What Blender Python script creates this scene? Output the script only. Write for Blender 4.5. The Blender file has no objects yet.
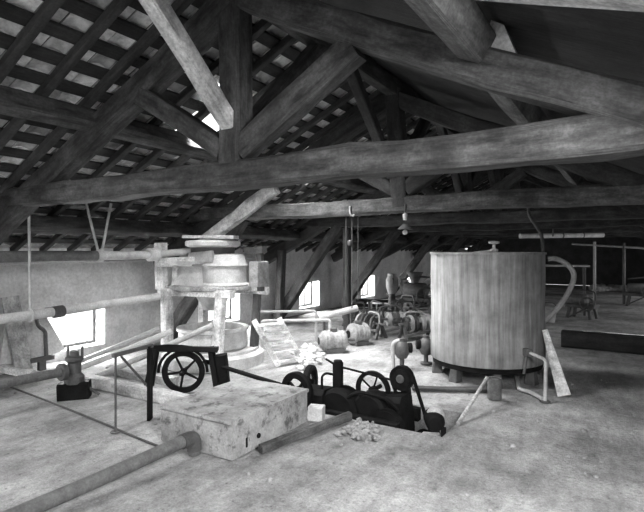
import bpy, math, random
from mathutils import Vector, Matrix, noise
random.seed(7)
SC = bpy.context.scene
COL = SC.collection
PI = math.pi
EYE = 1.75
V = Vector

# ------------------------------------------------------------------ camera frame (room axes: x away from window wall, y along the loft)
FW = V((-0.5225, 0.8526, 0)); RT = V((0.8526, 0.5225, 0)); FPX = 503.0
def ray(u, v):
    return FW + RT * ((u - 322) / FPX) + V((0, 0, (250 - v) / FPX))
def D(u, v, d):                       # point seen at pixel (u, v) standing at distance d
    return ray(u, v) * d + V((0, 0, EYE))
def G(u, v, z=0.0):                   # point of height z seen at (u, v)
    r = ray(u, v)
    return r * ((z - EYE) / r.z) + V((0, 0, EYE))

# ------------------------------------------------------------------ materials
def new_mat(name):
    m = bpy.data.materials.new(name); m.use_nodes = True
    nt = m.node_tree; b = nt.nodes['Principled BSDF']
    return m, nt, b
def node(nt, kind, **kw):
    n = nt.nodes.new(kind)
    for k, v in kw.items():
        if k in n.inputs.keys(): n.inputs[k].default_value = v
        else: setattr(n, k, v)
    return n
def ramp(nt, src, stops):
    r = nt.nodes.new('ShaderNodeValToRGB'); e = r.color_ramp.elements
    while len(e) < len(stops): e.new(0.5)
    for el, (p, c) in zip(e, stops):
        el.position = p; el.color = (c, c, c, 1)
    nt.links.new(src, r.inputs[0]); return r.outputs[0]
def mix(nt, a, b, f, mode='MULTIPLY'):
    m = nt.nodes.new('ShaderNodeMix'); m.data_type = 'RGBA'; m.blend_type = mode
    if isinstance(f, float): m.inputs['Factor'].default_value = f
    else: nt.links.new(f, m.inputs['Factor'])
    for s, i in ((a, 6), (b, 7)):
        if isinstance(s, float): m.inputs[i].default_value = (s, s, s, 1)
        else: nt.links.new(s, m.inputs[i])
    return m.outputs[2]
def bump(nt, b, h, s, d=0.02):
    n = nt.nodes.new('ShaderNodeBump'); n.inputs['Strength'].default_value = s; n.inputs['Distance'].default_value = d
    nt.links.new(h, n.inputs['Height']); nt.links.new(n.outputs[0], b.inputs['Normal'])

def mottled(name, lo, hi, scale=6, rough=0.85, metal=0.0, bmp=0.4, fine=60, speck=None):
    m, nt, b = new_mat(name)
    tc = nt.nodes.new('ShaderNodeTexCoord')
    n1 = node(nt, 'ShaderNodeTexNoise', Scale=scale, Detail=8.0, Roughness=0.65)
    n2 = node(nt, 'ShaderNodeTexNoise', Scale=fine, Detail=4.0, Roughness=0.6)
    for n in (n1, n2): nt.links.new(tc.outputs['Object'], n.inputs['Vector'])
    c = ramp(nt, n1.outputs['Fac'], [(0.3, lo), (0.7, hi)])
    f = ramp(nt, n2.outputs['Fac'], [(0.3, 0.7), (0.65, 1.08)])
    c = mix(nt, c, f, 0.8)
    if speck is not None:
        n3 = node(nt, 'ShaderNodeTexNoise', Scale=speck, Detail=5.0, Roughness=0.7)
        nt.links.new(tc.outputs['Object'], n3.inputs['Vector'])
        c = mix(nt, c, ramp(nt, n3.outputs['Fac'], [(0.37, 0.15), (0.46, 1.0)]), 0.72)
    nt.links.new(c, b.inputs['Base Color'])
    b.inputs['Roughness'].default_value = rough; b.inputs['Metallic'].default_value = metal
    bump(nt, b, n2.outputs['Fac'], bmp)
    return m
def wood(name, lo, hi, grain=22.0, rough=0.85):
    m, nt, b = new_mat(name)
    uv = nt.nodes.new('ShaderNodeUVMap'); tc = nt.nodes.new('ShaderNodeTexCoord')
    mp = nt.nodes.new('ShaderNodeMapping'); mp.inputs['Scale'].default_value = (1.3, grain, 1)
    nt.links.new(uv.outputs[0], mp.inputs['Vector'])
    n1 = node(nt, 'ShaderNodeTexNoise', Scale=2.0, Detail=7.0, Roughness=0.7)
    nt.links.new(mp.outputs[0], n1.inputs['Vector'])
    n2 = node(nt, 'ShaderNodeTexNoise', Scale=3.0, Detail=6.0, Roughness=0.65)
    nt.links.new(tc.outputs['Object'], n2.inputs['Vector'])
    c = ramp(nt, n1.outputs['Fac'], [(0.36, lo), (0.64, hi)])
    c = mix(nt, c, ramp(nt, n2.outputs['Fac'], [(0.33, 0.35), (0.66, 1.45)]), 0.95)
    n3 = node(nt, 'ShaderNodeTexNoise', Scale=38.0, Detail=4.0, Roughness=0.7); nt.links.new(tc.outputs['Object'], n3.inputs['Vector'])
    c = mix(nt, c, ramp(nt, n3.outputs['Fac'], [(0.3, 0.5), (0.7, 1.45)]), 0.7)
    nt.links.new(c, b.inputs['Base Color'])
    b.inputs['Roughness'].default_value = rough
    bump(nt, b, n1.outputs['Fac'], 0.6, 0.012)
    return m

M = {}
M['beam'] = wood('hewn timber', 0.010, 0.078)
M['beam_mid'] = wood('mid grey timber', 0.03, 0.125)  # paler hewn timber; brightens the second tie as if lit
M['beam_gloom'] = wood('gloom-darkened hewn timber', 0.012, 0.05)  # hewn timber darkened to paint the gloom on the farther trusses
M['beam_pale'] = wood('bare and lit pale timber', 0.30, 0.55)  # also paints light onto the near ridge brace, rafter strip and lone rafter
M['rafter'] = wood('smoky rafter', 0.018, 0.05)
M['batten'] = wood('smoky batten', 0.012, 0.03)
M['boards'] = wood('near-black boards', 0.010, 0.03)  # even near-black tone
M['plank'] = wood('grey plank', 0.28, 0.5)
M['white_wood'] = wood('whitewashed wood', 0.5, 0.82)
M['dark_wood'] = wood('dark wood', 0.03, 0.07)
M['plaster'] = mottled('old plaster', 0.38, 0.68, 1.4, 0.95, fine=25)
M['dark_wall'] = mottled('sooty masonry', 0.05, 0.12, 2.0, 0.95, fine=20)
M['box'] = mottled('stained cement', 0.18, 0.46, 4.0, 0.9, fine=45, speck=7.0)
M['iron'] = mottled('black greasy iron', 0.003, 0.012, 9, 0.75, bmp=0.25)
M['iron'].node_tree.nodes['Principled BSDF'].inputs['Specular IOR Level'].default_value = 0.12
M['dull_iron'] = mottled('dull dark iron', 0.04, 0.10, 9, 0.6, bmp=0.3)
M['motor_grey'] = mottled('scuffed grey enamel', 0.14, 0.36, 14, 0.6, bmp=0.2)
M['rust'] = mottled('rusted pipe', 0.07, 0.16, 12, 0.75, bmp=0.3)
M['galv'] = mottled('grey galvanised steel', 0.28, 0.48, 8, 0.5, bmp=0.15)
M['pale_metal'] = mottled('dusty pale metal', 0.30, 0.58, 7, 0.7, bmp=0.2)
M['white_paint'] = mottled('dusty white paint', 0.42, 0.70, 6, 0.8, bmp=0.2)
M['rubble'] = mottled('pale rubble', 0.35, 0.7, 8, 0.95, fine=30)
M['dull_rubble'] = mottled('dirty rubble', 0.14, 0.4, 14, 0.95, fine=40)
M['cable'] = mottled('dark cable', 0.04, 0.08, 10, 0.8)
M['bag'] = mottled('dusty sack cloth', 0.25, 0.5, 5, 0.95, fine=80)

# floor: trodden dusty boards / earth
m, nt, b = new_mat('dusty floor'); M['floor'] = m
tc = nt.nodes.new('ShaderNodeTexCoord')
a1 = node(nt, 'ShaderNodeTexNoise', Scale=1.1, Detail=9.0, Roughness=0.62)
a2 = node(nt, 'ShaderNodeTexNoise', Scale=7.0, Detail=8.0, Roughness=0.7)
a3 = node(nt, 'ShaderNodeTexNoise', Scale=26.0, Detail=5.0, Roughness=0.65)
mp = nt.nodes.new('ShaderNodeMapping'); mp.inputs['Scale'].default_value = (1.0, 0.35, 1)
nt.links.new(tc.outputs['Object'], mp.inputs['Vector'])
for n in (a1, a3): nt.links.new(tc.outputs['Object'], n.inputs['Vector'])
nt.links.new(mp.outputs[0], a2.inputs['Vector'])
c = ramp(nt, a1.outputs['Fac'], [(0.34, 0.18), (0.66, 0.45)])
c = mix(nt, c, ramp(nt, a2.outputs['Fac'], [(0.32, 0.62), (0.6, 1.1)]), 0.85)
c = mix(nt, c, ramp(nt, a3.outputs['Fac'], [(0.30, 0.25), (0.38, 0.85), (0.7, 1.15)]), 0.75)
a4 = node(nt, 'ShaderNodeTexNoise', Scale=75.0, Detail=3.0, Roughness=0.7); nt.links.new(tc.outputs['Object'], a4.inputs['Vector'])
c = mix(nt, c, ramp(nt, a4.outputs['Fac'], [(0.3, 0.6), (0.7, 1.3)]), 0.7)
a5 = node(nt, 'ShaderNodeTexNoise', Scale=2.6, Detail=10.0, Roughness=0.75); nt.links.new(tc.outputs['Object'], a5.inputs['Vector'])
c = mix(nt, c, ramp(nt, a5.outputs['Fac'], [(0.34, 0.4), (0.47, 1.0)]), 0.6)
nt.links.new(c, b.inputs['Base Color']); b.inputs['Roughness'].default_value = 0.95
bh = mix(nt, a2.outputs['Fac'], a3.outputs['Fac'], 0.5, 'MIX')
bump(nt, b, bh, 0.9, 0.04)

# clay tile undersides: every tile its own tone
m, nt, b = new_mat('clay tile underside'); M['tile'] = m
geo = nt.nodes.new('ShaderNodeNewGeometry'); tc = nt.nodes.new('ShaderNodeTexCoord')
c = ramp(nt, geo.outputs['Random Per Island'], [(0.0, 0.36), (0.5, 0.66), (1.0, 0.95)])
n2 = node(nt, 'ShaderNodeTexNoise', Scale=9.0, Detail=6.0, Roughness=0.7)
nt.links.new(tc.outputs['Object'], n2.inputs['Vector'])
c = mix(nt, c, ramp(nt, n2.outputs['Fac'], [(0.32, 0.45), (0.62, 1.15)]), 0.85)
nt.links.new(c, b.inputs['Base Color']); b.inputs['Roughness'].default_value = 0.9

# tank: streaked galvanised steel
m, nt, b = new_mat('streaked zinc tank'); M['tank'] = m
tc = nt.nodes.new('ShaderNodeTexCoord')
mp = nt.nodes.new('ShaderNodeMapping'); mp.inputs['Scale'].default_value = (14, 14, 0.9)
nt.links.new(tc.outputs['Object'], mp.inputs['Vector'])
s1 = node(nt, 'ShaderNodeTexNoise', Scale=1.0, Detail=7.0, Roughness=0.65)
nt.links.new(mp.outputs[0], s1.inputs['Vector'])
s2 = node(nt, 'ShaderNodeTexNoise', Scale=3.5, Detail=8.0, Roughness=0.7)
nt.links.new(tc.outputs['Object'], s2.inputs['Vector'])
c = ramp(nt, s1.outputs['Fac'], [(0.33, 0.16), (0.67, 0.38)])
c = mix(nt, c, ramp(nt, s2.outputs['Fac'], [(0.33, 0.55), (0.6, 1.1)]), 0.75)
nt.links.new(c, b.inputs['Base Color']); b.inputs['Roughness'].default_value = 0.62; b.inputs['Metallic'].default_value = 0.15
bump(nt, b, s2.outputs['Fac'], 0.2)

m = bpy.data.materials.new('window glass'); m.use_nodes = True; M['glass'] = m
nt = m.node_tree; nt.nodes.clear()
o_ = nt.nodes.new('ShaderNodeOutputMaterial'); mx = nt.nodes.new('ShaderNodeMixShader')
tr = nt.nodes.new('ShaderNodeBsdfTransparent'); gl = nt.nodes.new('ShaderNodeBsdfGlossy')
gl.inputs['Roughness'].default_value = 0.05; mx.inputs[0].default_value = 0.06
nt.links.new(tr.outputs[0], mx.inputs[1]); nt.links.new(gl.outputs[0], mx.inputs[2]); nt.links.new(mx.outputs[0], o_.inputs[0])

# ------------------------------------------------------------------ mesh builder
class MB:
    def __init__(s): s.v = []; s.f = []; s.uv = []; s.sm = []
    def add(s, vs, fs, uvs=None, smooth=False):
        o = len(s.v); s.v += [V(x) for x in vs]
        for i, f in enumerate(fs):
            s.f.append([o + k for k in f]); s.sm.append(smooth)
            s.uv.append(uvs[i] if uvs else [(s.v[o + k].x + s.v[o + k].z, s.v[o + k].y) for k in f])
        return s
    def beam(s, p0, p1, w, h, up=(0, 0, 1), seg=1, jit=0.0, ch=None, w1=None, h1=None):
        """squared timber from p0 to p1: w across, h along 'up'; chamfered edges, optional taper and hewn wobble"""
        p0, p1 = V(p0), V(p1); ax = (p1 - p0); L = ax.length; ax = ax / L
        up = V(up); sd = ax.cross(up)
        if sd.length < 1e-4: sd = ax.cross(V((1, 0, 0)))
        sd.normalize(); up = sd.cross(ax).normalized()
        w1 = w if w1 is None else w1; h1 = h if h1 is None else h1
        c = min(w, h) * 0.1 if ch is None else ch
        vs = []; n = 8
        per = [0, 0.8, 1, 1.8, 2, 2.8, 3, 3.8, 4]
        off = random.random() * 50
        for i in range(seg + 1):
            t = i / seg; a = (w + (w1 - w) * t) / 2; b = (h + (h1 - h) * t) / 2
            ring = [(a - c, -b), (a, -b + c), (a, b - c), (a - c, b), (-a + c, b), (-a, b - c), (-a, -b + c), (-a + c, -b)]
            bow = V((0, 0, 0))
            if jit: bow = V((noise.noise((off, t * L * .8, 1)), noise.noise((off, t * L * .8, 7)), noise.noise((off, t * L * .8, 13)))) * jit
            for k, (x, y) in enumerate(ring):
                q = p0 + ax * (L * t) + sd * x + up * y + bow
                if jit: q += (sd * noise.noise((off + k * 3.1, t * L * 2.2, 2)) + up * noise.noise((off + k * 3.1, t * L * 2.2, 5))) * jit * 0.8
                vs.append(q)
        fs = []; uvs = []
        ru = off
        for i in range(seg):
            for k in range(n):
                k2 = (k + 1) % n
                fs.append([i * n + k, i * n + k2, (i + 1) * n + k2, (i + 1) * n + k])
                u0, u1 = i / seg * L + ru, (i + 1) / seg * L + ru
                pa, pb = per[k] * max(w, h), per[k + 1] * max(w, h)
                uvs.append([(u0, pa), (u0, pb), (u1, pb), (u1, pa)])
        fs.append(list(range(n - 1, -1, -1))); uvs.append([(k * .1, k * .03) for k in range(n)])
        fs.append([seg * n + k for k in range(n)]); uvs.append([(k * .1, k * .03) for k in range(n)])
        return s.add(vs, fs, uvs)
    def box(s, c, size, rz=0.0, ch=None):
        c = V(c); sx, sy, sz = size
        d = V((math.cos(rz), math.sin(rz), 0)) * (sx / 2)
        return s.beam(c - d, c + d, sy, sz, ch=min(size) * 0.06 if ch is None else ch)
    def tube(s, pts, r, n=12, closed=False, r1=None):
        pts = [V(p) for p in pts]; N = len(pts); vs = []; nrm = None
        for i, p in enumerate(pts):
            if closed: t = pts[(i + 1) % N] - pts[i - 1]
            else: t = pts[min(i + 1, N - 1)] - pts[max(i - 1, 0)]
            t.normalize()
            if nrm is None:
                nrm = t.cross(V((0, 0, 1)))
                if nrm.length < 0.05: nrm = t.cross(V((1, 0, 0)))
            nrm = (nrm - t * nrm.dot(t)).normalized(); bn = t.cross(nrm)
            rr = r if r1 is None else r + (r1 - r) * i / max(1, N - 1)
            for k in range(n):
                a = 2 * PI * k / n
                vs.append(p + (nrm * math.cos(a) + bn * math.sin(a)) * rr)
        fs = []
        for i in range(N if closed else N - 1):
            j = (i + 1) % N
            for k in range(n):
                fs.append([i * n + k, i * n + (k + 1) % n, j * n + (k + 1) % n, j * n + k])
        s.add(vs, fs, None, True)
        if not closed:
            s.add([vs[k] for k in range(n)], [list(range(n - 1, -1, -1))])
            s.add([vs[(N - 1) * n + k] for k in range(n)], [list(range(n))])
            # weld caps: reuse same coordinates (merged in build)
        return s
    def lathe(s, prof, o, axis=(0, 0, 1), n=32, smooth=True):
        """closed solid of revolution: prof = [(radius, height)...] about axis at o"""
        o = V(o); ax = V(axis).normalized()
        a = ax.cross(V((0, 0, 1)))
        if a.length < 1e-3: a = V((1, 0, 0))
        a.normalize(); b = ax.cross(a)
        rings = []; vs = []
        for r, h in prof:
            if r < 1e-6: rings.append([len(vs)]); vs.append(o + ax * h)
            else:
                rings.append(list(range(len(vs), len(vs) + n)))
                for k in range(n):
                    t = 2 * PI * k / n; vs.append(o + ax * h + (a * math.cos(t) + b * math.sin(t)) * r)
        fs = []
        for r0, r1 in zip(rings, rings[1:]):
            for k in range(n):
                k2 = (k + 1) % n
                if len(r0) == 1 and len(r1) == 1: continue
                if len(r0) == 1: fs.append([r0[0], r1[k2], r1[k]])
                elif len(r1) == 1: fs.append([r0[k], r0[k2], r1[0]])
                else: fs.append([r0[k], r0[k2], r1[k2], r1[k]])
        return s.add(vs, fs, None, smooth)
    def cyl(s, p0, p1, r, r1=None, n=20, ch=0.008):
        p0, p1 = V(p0), V(p1); L = (p1 - p0).length; r1 = r if r1 is None else r1
        c = min(ch, r * .3, L * .3)
        return s.lathe([(0, 0), (r - c, 0), (r, c), (r1, L - c), (r1 - c, L), (0, L)], p0, p1 - p0, n)
    def torus(s, c, axis, R, r, n=32, m_=10):
        c = V(c); ax = V(axis).normalized(); a = ax.cross(V((0, 0, 1)))
        if a.length < 1e-3: a = V((1, 0, 0))
        a.normalize(); b = ax.cross(a)
        return s.tube([c + (a * math.cos(2 * PI * k / n) + b * math.sin(2 * PI * k / n)) * R for k in range(n)], r, m_, closed=True)
    def ball(s, c, r, n=14, sq=1.0):
        k = n // 2
        return s.lathe([(r * math.sin(PI * i / k), -r * sq * math.cos(PI * i / k)) for i in range(k + 1)], c, (0, 0, 1), n)
    def lump(s, c, r, seed, sq=(1, 1, .7)):
        """an irregular stone"""
        c = V(c); n = 7; k = 5; vs = []; fs = []
        for i in range(k + 1):
            for j in range(n):
                th = PI * i / k; ph = 2 * PI * j / n
                d = V((math.sin(th) * math.cos(ph), math.sin(th) * math.sin(ph), -math.cos(th)))
                q = 1 + .55 * noise.noise(d * 1.3 + V((seed * 3.7, seed, 0)))
                vs.append(c + V((d.x * sq[0], d.y * sq[1], d.z * sq[2])) * r * q)
        for i in range(k):
            for j in range(n):
                fs.append([i * n + j, i * n + (j + 1) % n, (i + 1) * n + (j + 1) % n, (i + 1) * n + j])
        return s.add(vs, fs)
    def build(s, name, mat, parent=None, origin=None, weld=True):
        og = V(origin) if origin is not None else (V(parent['og']) if parent is not None else V((0, 0, 0)))
        me = bpy.data.meshes.new(name)
        me.from_pydata([tuple(p - og) for p in s.v], [], s.f)
        uvl = me.uv_layers.new(name='UVMap'); i = 0
        for p, uvs, sm in zip(me.polygons, s.uv, s.sm):
            p.use_smooth = sm
            for k in range(p.loop_total): uvl.data[p.loop_start + k].uv = uvs[k]
        if weld:
            import bmesh
            bm = bmesh.new(); bm.from_mesh(me); bmesh.ops.remove_doubles(bm, verts=bm.verts, dist=1e-5)
            bm.faces.ensure_lookup_table()
            bm.to_mesh(me); bm.free()
        me.set_sharp_from_angle(angle=math.radians(38))
        me.materials.append(M[mat] if isinstance(mat, str) else mat)
        o = bpy.data.objects.new(name, me); COL.objects.link(o)
        if parent is not None: o.parent = parent
        else: o.location = og
        OG[o.name] = tuple(og)
        return o
OG = {}
class Ref(dict): pass
def tag(o, label, cat, group=None, kind=None):
    if label: o['label'] = label
    if cat: o['category'] = cat
    if group: o['group'] = group
    if kind: o['kind'] = kind
    return o
def thing(name, label, cat, loc, group=None):
    o = bpy.data.objects.new(name, None); COL.objects.link(o); o.location = V(loc); o.empty_display_size = 0.1
    OG[o.name] = tuple(V(loc))
    return tag(o, label, cat, group)
def part(name, mb, mat, parent, label=None):
    o = mb.build(name, mat, parent, origin=OG[parent.name])
    if label: o['label'] = label
    return o
def solo(name, mb, mat, label, cat, loc, group=None, kind=None):
    return tag(mb.build(name, mat, None, origin=loc), label, cat, group, kind)
def struct(name, mb, mat, weld=True):
    o = mb.build(name, mat, None, origin=(0, 0, 0), weld=weld); o['kind'] = 'structure'; return o
def bend(pts, r=0.08, n=6):
    """polyline with rounded corners"""
    pts = [V(p) for p in pts]; out = [pts[0]]
    for i in range(1, len(pts) - 1):
        a, b, c = pts[i - 1], pts[i], pts[i + 1]
        d1 = (a - b); d2 = (c - b); rr = min(r, d1.length * .45, d2.length * .45)
        s, e = b + d1.normalized() * rr, b + d2.normalized() * rr
        for k in range(n + 1):
            t = k / n; out.append(s * (1 - t) ** 2 + b * 2 * t * (1 - t) + e * t * t)
    out.append(pts[-1]); return out
def smooth(pts, n=6):
    pts = [V(p) for p in pts]; P = [pts[0]] + pts + [pts[-1]]; out = []
    for i in range(1, len(P) - 2):
        for k in range(n):
            t = k / n; a, b, c, d = P[i - 1], P[i], P[i + 1], P[i + 2]
            out.append(0.5 * ((2 * b) + (c - a) * t + (2 * a - 5 * b + 4 * c - d) * t * t + (3 * b - a - 3 * c + d) * t ** 3))
    out.append(pts[-1]); return out
def wheel(parent, name, c, axis, R, rim, spokes, hub, mat, width=None, label=None):
    c = V(c); ax = V(axis).normalized()
    w = width or rim * 1.6
    rm = part(name, MB().lathe([(R - rim * 1.6, -w / 2), (R - rim * .2, -w / 2), (R, -w * .35), (R, w * .35), (R - rim * .2, w / 2), (R - rim * 1.6, w / 2), (R - rim * 1.6, -w / 2)], c, ax, 36), mat, parent, label)
    OG[rm.name] = OG[parent.name]
    part('hub', MB().cyl(c - ax * w * .8, c + ax * w * .8, hub), mat, rm)
    a = ax.cross(V((0, 0, 1)));
    if a.length < .01: a = V((1, 0, 0))
    a.normalize(); b = ax.cross(a); ph = random.random()
    for k in range(spokes):
        t = 2 * PI * k / spokes + ph; d = a * math.cos(t) + b * math.sin(t)
        part('spoke', MB().tube([c + d * hub * .8, c + d * (R - rim)], rim * .42, 8, r1=rim * .34), mat, rm)
    return rm

# ------------------------------------------------------------------ the room shell
XW, XR, Y0, Y1, XA = -7.7, 2.16, -3.6, 28.0, -2.78
PITX0, PITX1, PITY0, PITY1, PITZ = -3.4, -1.5, 4.6, 5.4, -0.45
def zroof(x): return 4.19 - 0.48 * abs(x - XA)
def fh(x, y): return 0.012 * noise.noise((x * .7, y * .7, 0)) + 0.006 * noise.noise((x * 3, y * 3, 4)) - 0.008
fl = MB(); nx = int(round((XR + .04 - XW) / .1)); xs = [XW + .1 * i for i in range(nx + 1)]; ys = [Y0 + .1 * i for i in range(160)]
idx = {}; vs = []; fs = []
for j, y in enumerate(ys):
    for i, x in enumerate(xs):
        idx[i, j] = len(vs); vs.append((x, y, fh(x, y)))
for j in range(len(ys) - 1):
    for i in range(len(xs) - 1):
        cx, cy = xs[i] + .05, ys[j] + .05
        if PITX0 < cx < PITX1 and PITY0 < cy < PITY1: continue
        fs.append([idx[i, j], idx[i + 1, j], idx[i + 1, j + 1], idx[i, j + 1]])
ye = ys[-1]; o = len(vs); vs += [(XW, ye, -.008), (xs[-1], ye, -.008), (xs[-1], Y1, -.008), (XW, Y1, -.008)]; fs.append([o, o + 1, o + 2, o + 3])
fl.add(vs, fs, None, True)
a, b_, c_, d_ = PITX0, PITX1, PITY0, PITY1
q = [(a, c_, .0), (b_, c_, .0), (b_, d_, .0), (a, d_, .0), (a, c_, PITZ), (b_, c_, PITZ), (b_, d_, PITZ), (a, d_, PITZ)]
fl.add(q, [[0, 4, 5, 1], [1, 5, 6, 2], [2, 6, 7, 3], [3, 7, 4, 0], [4, 7, 6, 5]])
struct('floor', fl, 'floor', weld=False)

WIN = [(1.35, 'l'), (4.9, 'l'), (8.4, 'l'), (11.9, 'l'), (15.6, 'l'), (19.1, 'l'), (22.6, 'l')]
WH, WZ0, WZ1, WT = 0.52, 0.14, 0.86, 0.34
w = MB()
def blk(mb, x0, x1, y0, y1, z0, z1):
    p = [(x, y, z) for z in (z0, z1) for y in (y0, y1) for x in (x0, x1)]
    mb.add(p, [[0, 2, 3, 1], [4, 5, 7, 6], [0, 1, 5, 4], [2, 6, 7, 3], [0, 4, 6, 2], [1, 3, 7, 5]])
blk(w, XW - WT, XW, Y0, Y1, -.1, WZ0); blk(w, XW - WT, XW, Y0, Y1, WZ1, 1.78)
yy = Y0
for y, _ in WIN:
    blk(w, XW - WT, XW, yy, y - WH, WZ0, WZ1); yy = y + WH
blk(w, XW - WT, XW, yy, Y1, WZ0, WZ1)
struct('wall_left', w, 'plaster')
for i, (y, _) in enumerate(WIN):
    xo = XW - WT + .05
    f = MB()
    for (ya, yb, za, zb) in ((y - WH, y + WH, WZ0, WZ0 + .05), (y - WH, y + WH, WZ1 - .05, WZ1), (y - WH, y - WH + .05, WZ0 + .05, WZ1 - .05), (y + WH - .05, y + WH, WZ0 + .05, WZ1 - .05)):
        blk(f, xo - .025, xo + .025, ya, yb, za, zb)
    fo = struct('window_%d' % (i + 1), f, 'dull_iron')
    OG[fo.name] = (0, 0, 0)
    if i != 1: part('mullion', MB().beam((xo, y + .14, WZ0 + .04), (xo, y + .14, WZ1 - .04), .035, .05), 'dull_iron', fo)
    p = MB(); blk(p, xo - .004, xo + .004, y - WH + .04, y + WH - .04, WZ0 + .04, WZ1 - .04)
    part('pane', p, 'glass', fo)
RW = [13.5, 17.5, 21.5]
w = MB(); blk(w, XR, XR + .3, Y0, Y1, -.1, .5); blk(w, XR, XR + .3, Y0, Y1, 1.5, 1.9); yy = Y0
for y in RW: blk(w, XR, XR + .3, yy, y - .6, .5, 1.5); yy = y + .6
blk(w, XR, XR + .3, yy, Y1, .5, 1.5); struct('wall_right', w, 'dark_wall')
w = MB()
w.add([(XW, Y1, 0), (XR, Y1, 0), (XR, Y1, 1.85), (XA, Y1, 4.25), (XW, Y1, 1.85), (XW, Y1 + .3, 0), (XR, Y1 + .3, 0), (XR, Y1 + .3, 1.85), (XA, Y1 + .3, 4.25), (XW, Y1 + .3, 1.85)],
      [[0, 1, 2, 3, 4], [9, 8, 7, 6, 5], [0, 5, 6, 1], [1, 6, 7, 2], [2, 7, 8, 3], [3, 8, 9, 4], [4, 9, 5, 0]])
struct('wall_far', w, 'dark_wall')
# gable wall behind the photographer, with a wide opening added to light truss fronts
OPX0, OPX1, OPZ0, OPZ1 = -3.6, 0.9, 0.5, 2.5
w = MB()
blk(w, XW, OPX0, Y0 - .3, Y0, 0, 1.8); blk(w, OPX1, XR, Y0 - .3, Y0, 0, 1.8); blk(w, OPX0, OPX1, Y0 - .3, Y0, 0, OPZ0)
w.add([(XW, Y0, 1.8), (OPX0, Y0, 1.8), (OPX0, Y0, OPZ1), (OPX1, Y0, OPZ1), (OPX1, Y0, 1.8), (XR, Y0, 1.8), (XA, Y0, 4.25)], [[0, 1, 2, 6], [2, 3, 6], [3, 4, 5, 6]])
struct('wall_back', w, 'plaster')

# tiled slope over the windows: one seen gap, two unseen openings added for light
HOLES = [(-4.85, -4.15, 4.40, 4.95), (-5.0, -4.25, 6.95, 7.75), (-5.9, -4.6, .25, 1.75)]
HOLE = HOLES[0]
random.seed(3)
t = MB()
ny = int((Y1 - Y0) / .215); rows = 20; dx = .267
for r in range(rows):
    xc = -2.83 - .267 * r + (.267 * round((-2.83 + 3.897) / .267) - (-2.83 + 3.897)) * -1 * 0
    for j in range(ny + 1):
        y = 2.19 + .215 * (j - 28) + .1075
        if y < Y0 or y > Y1: continue
        xm = -3.897 + .267 * (4 - r)
        if xm < XW - .25 or xm > XA + .1: continue
        if any(h[0] < xm < h[1] and h[2] < y < h[3] for h in HOLES): continue
        hw = .1005; xa, xb = xm + .155 , xm - .185      # upper and lower edge
        tilt = random.uniform(-.006, .006); lift = random.uniform(0, .006)
        vs = []
        for (xx, dz) in ((xa, -.012), (xb, .016)):
            for k in range(5):
                q = -1 + k * .5
                vs.append((xx + random.uniform(-.004, .004), y + hw * q, zroof(min(xx, XA)) + (0.48 * (xx - XA) if xx > XA else 0) * 0 + dz + .032 * (1 - q * q) + tilt * q + lift))
        top = [(p[0], p[1], p[2] + .014) for p in vs]
        n5 = 5
        fs = [[k, k + 1, n5 + k + 1, n5 + k] for k in range(4)] + [[10 + n5 + k, 10 + n5 + k + 1, 10 + k + 1, 10 + k] for k in range(4)]
        fs += [[0, n5, 10 + n5, 10], [4, 14, 19, 9]] + [[k, 10 + k, 11 + k, k + 1] for k in range(4)] + [[5 + k, 6 + k, 16 + k, 15 + k] for k in range(4)]
        t.add(vs + top, fs)
o = struct('ceiling_tiles', t, 'tile', weld=False)
# dark sheet added above the tiles to block light leaks, open at the openings
w = MB(); cxs = sorted({XW - .3, XA + .05} | {h[0] for h in HOLES} | {h[1] for h in HOLES}); cys = sorted({Y0, Y1} | {h[2] for h in HOLES} | {h[3] for h in HOLES})
for x0, x1 in zip(cxs, cxs[1:]):
    for y0, y1 in zip(cys, cys[1:]):
        if any(h[0] < (x0 + x1) / 2 < h[1] and h[2] < (y0 + y1) / 2 < h[3] for h in HOLES): continue
        p = [(x, y, zroof(min(x, XA)) + dz) for dz in (.085, .1) for y in (y0, y1) for x in (x0, x1)]
        w.add(p, [[0, 2, 3, 1], [4, 5, 7, 6], [0, 1, 5, 4], [2, 6, 7, 3], [0, 4, 6, 2], [1, 3, 7, 5]])
struct('roof', w, 'dark_wood')
# boarded slope on the other side
ADDED_SKY = (0.15, 1.55, 0.2, 1.9)  # unseen skylight added to light the near floor
w = MB()
def slab(x0, x1, y0, y1, dz0=-.05, dz1=.0):
    p = [(x, y, zroof(x) + dz) for dz in (dz0, dz1) for y in (y0, y1) for x in (x0, x1)]
    w.add(p, [[0, 2, 3, 1], [4, 5, 7, 6], [0, 1, 5, 4], [2, 6, 7, 3], [0, 4, 6, 2], [1, 3, 7, 5]])
slab(XA, ADDED_SKY[0], Y0, Y1); slab(ADDED_SKY[1], XR + .3, Y0, Y1); slab(ADDED_SKY[0], ADDED_SKY[1], Y0, ADDED_SKY[2]); slab(ADDED_SKY[0], ADDED_SKY[1], ADDED_SKY[3], Y1)
struct('ceiling_boards', w, 'boards')
w = MB(); w.beam((XA, Y0, zroof(XA) + .02), (XA, Y1, zroof(XA) + .02), .34, .06); struct('trim_1', w, 'boards')

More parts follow.
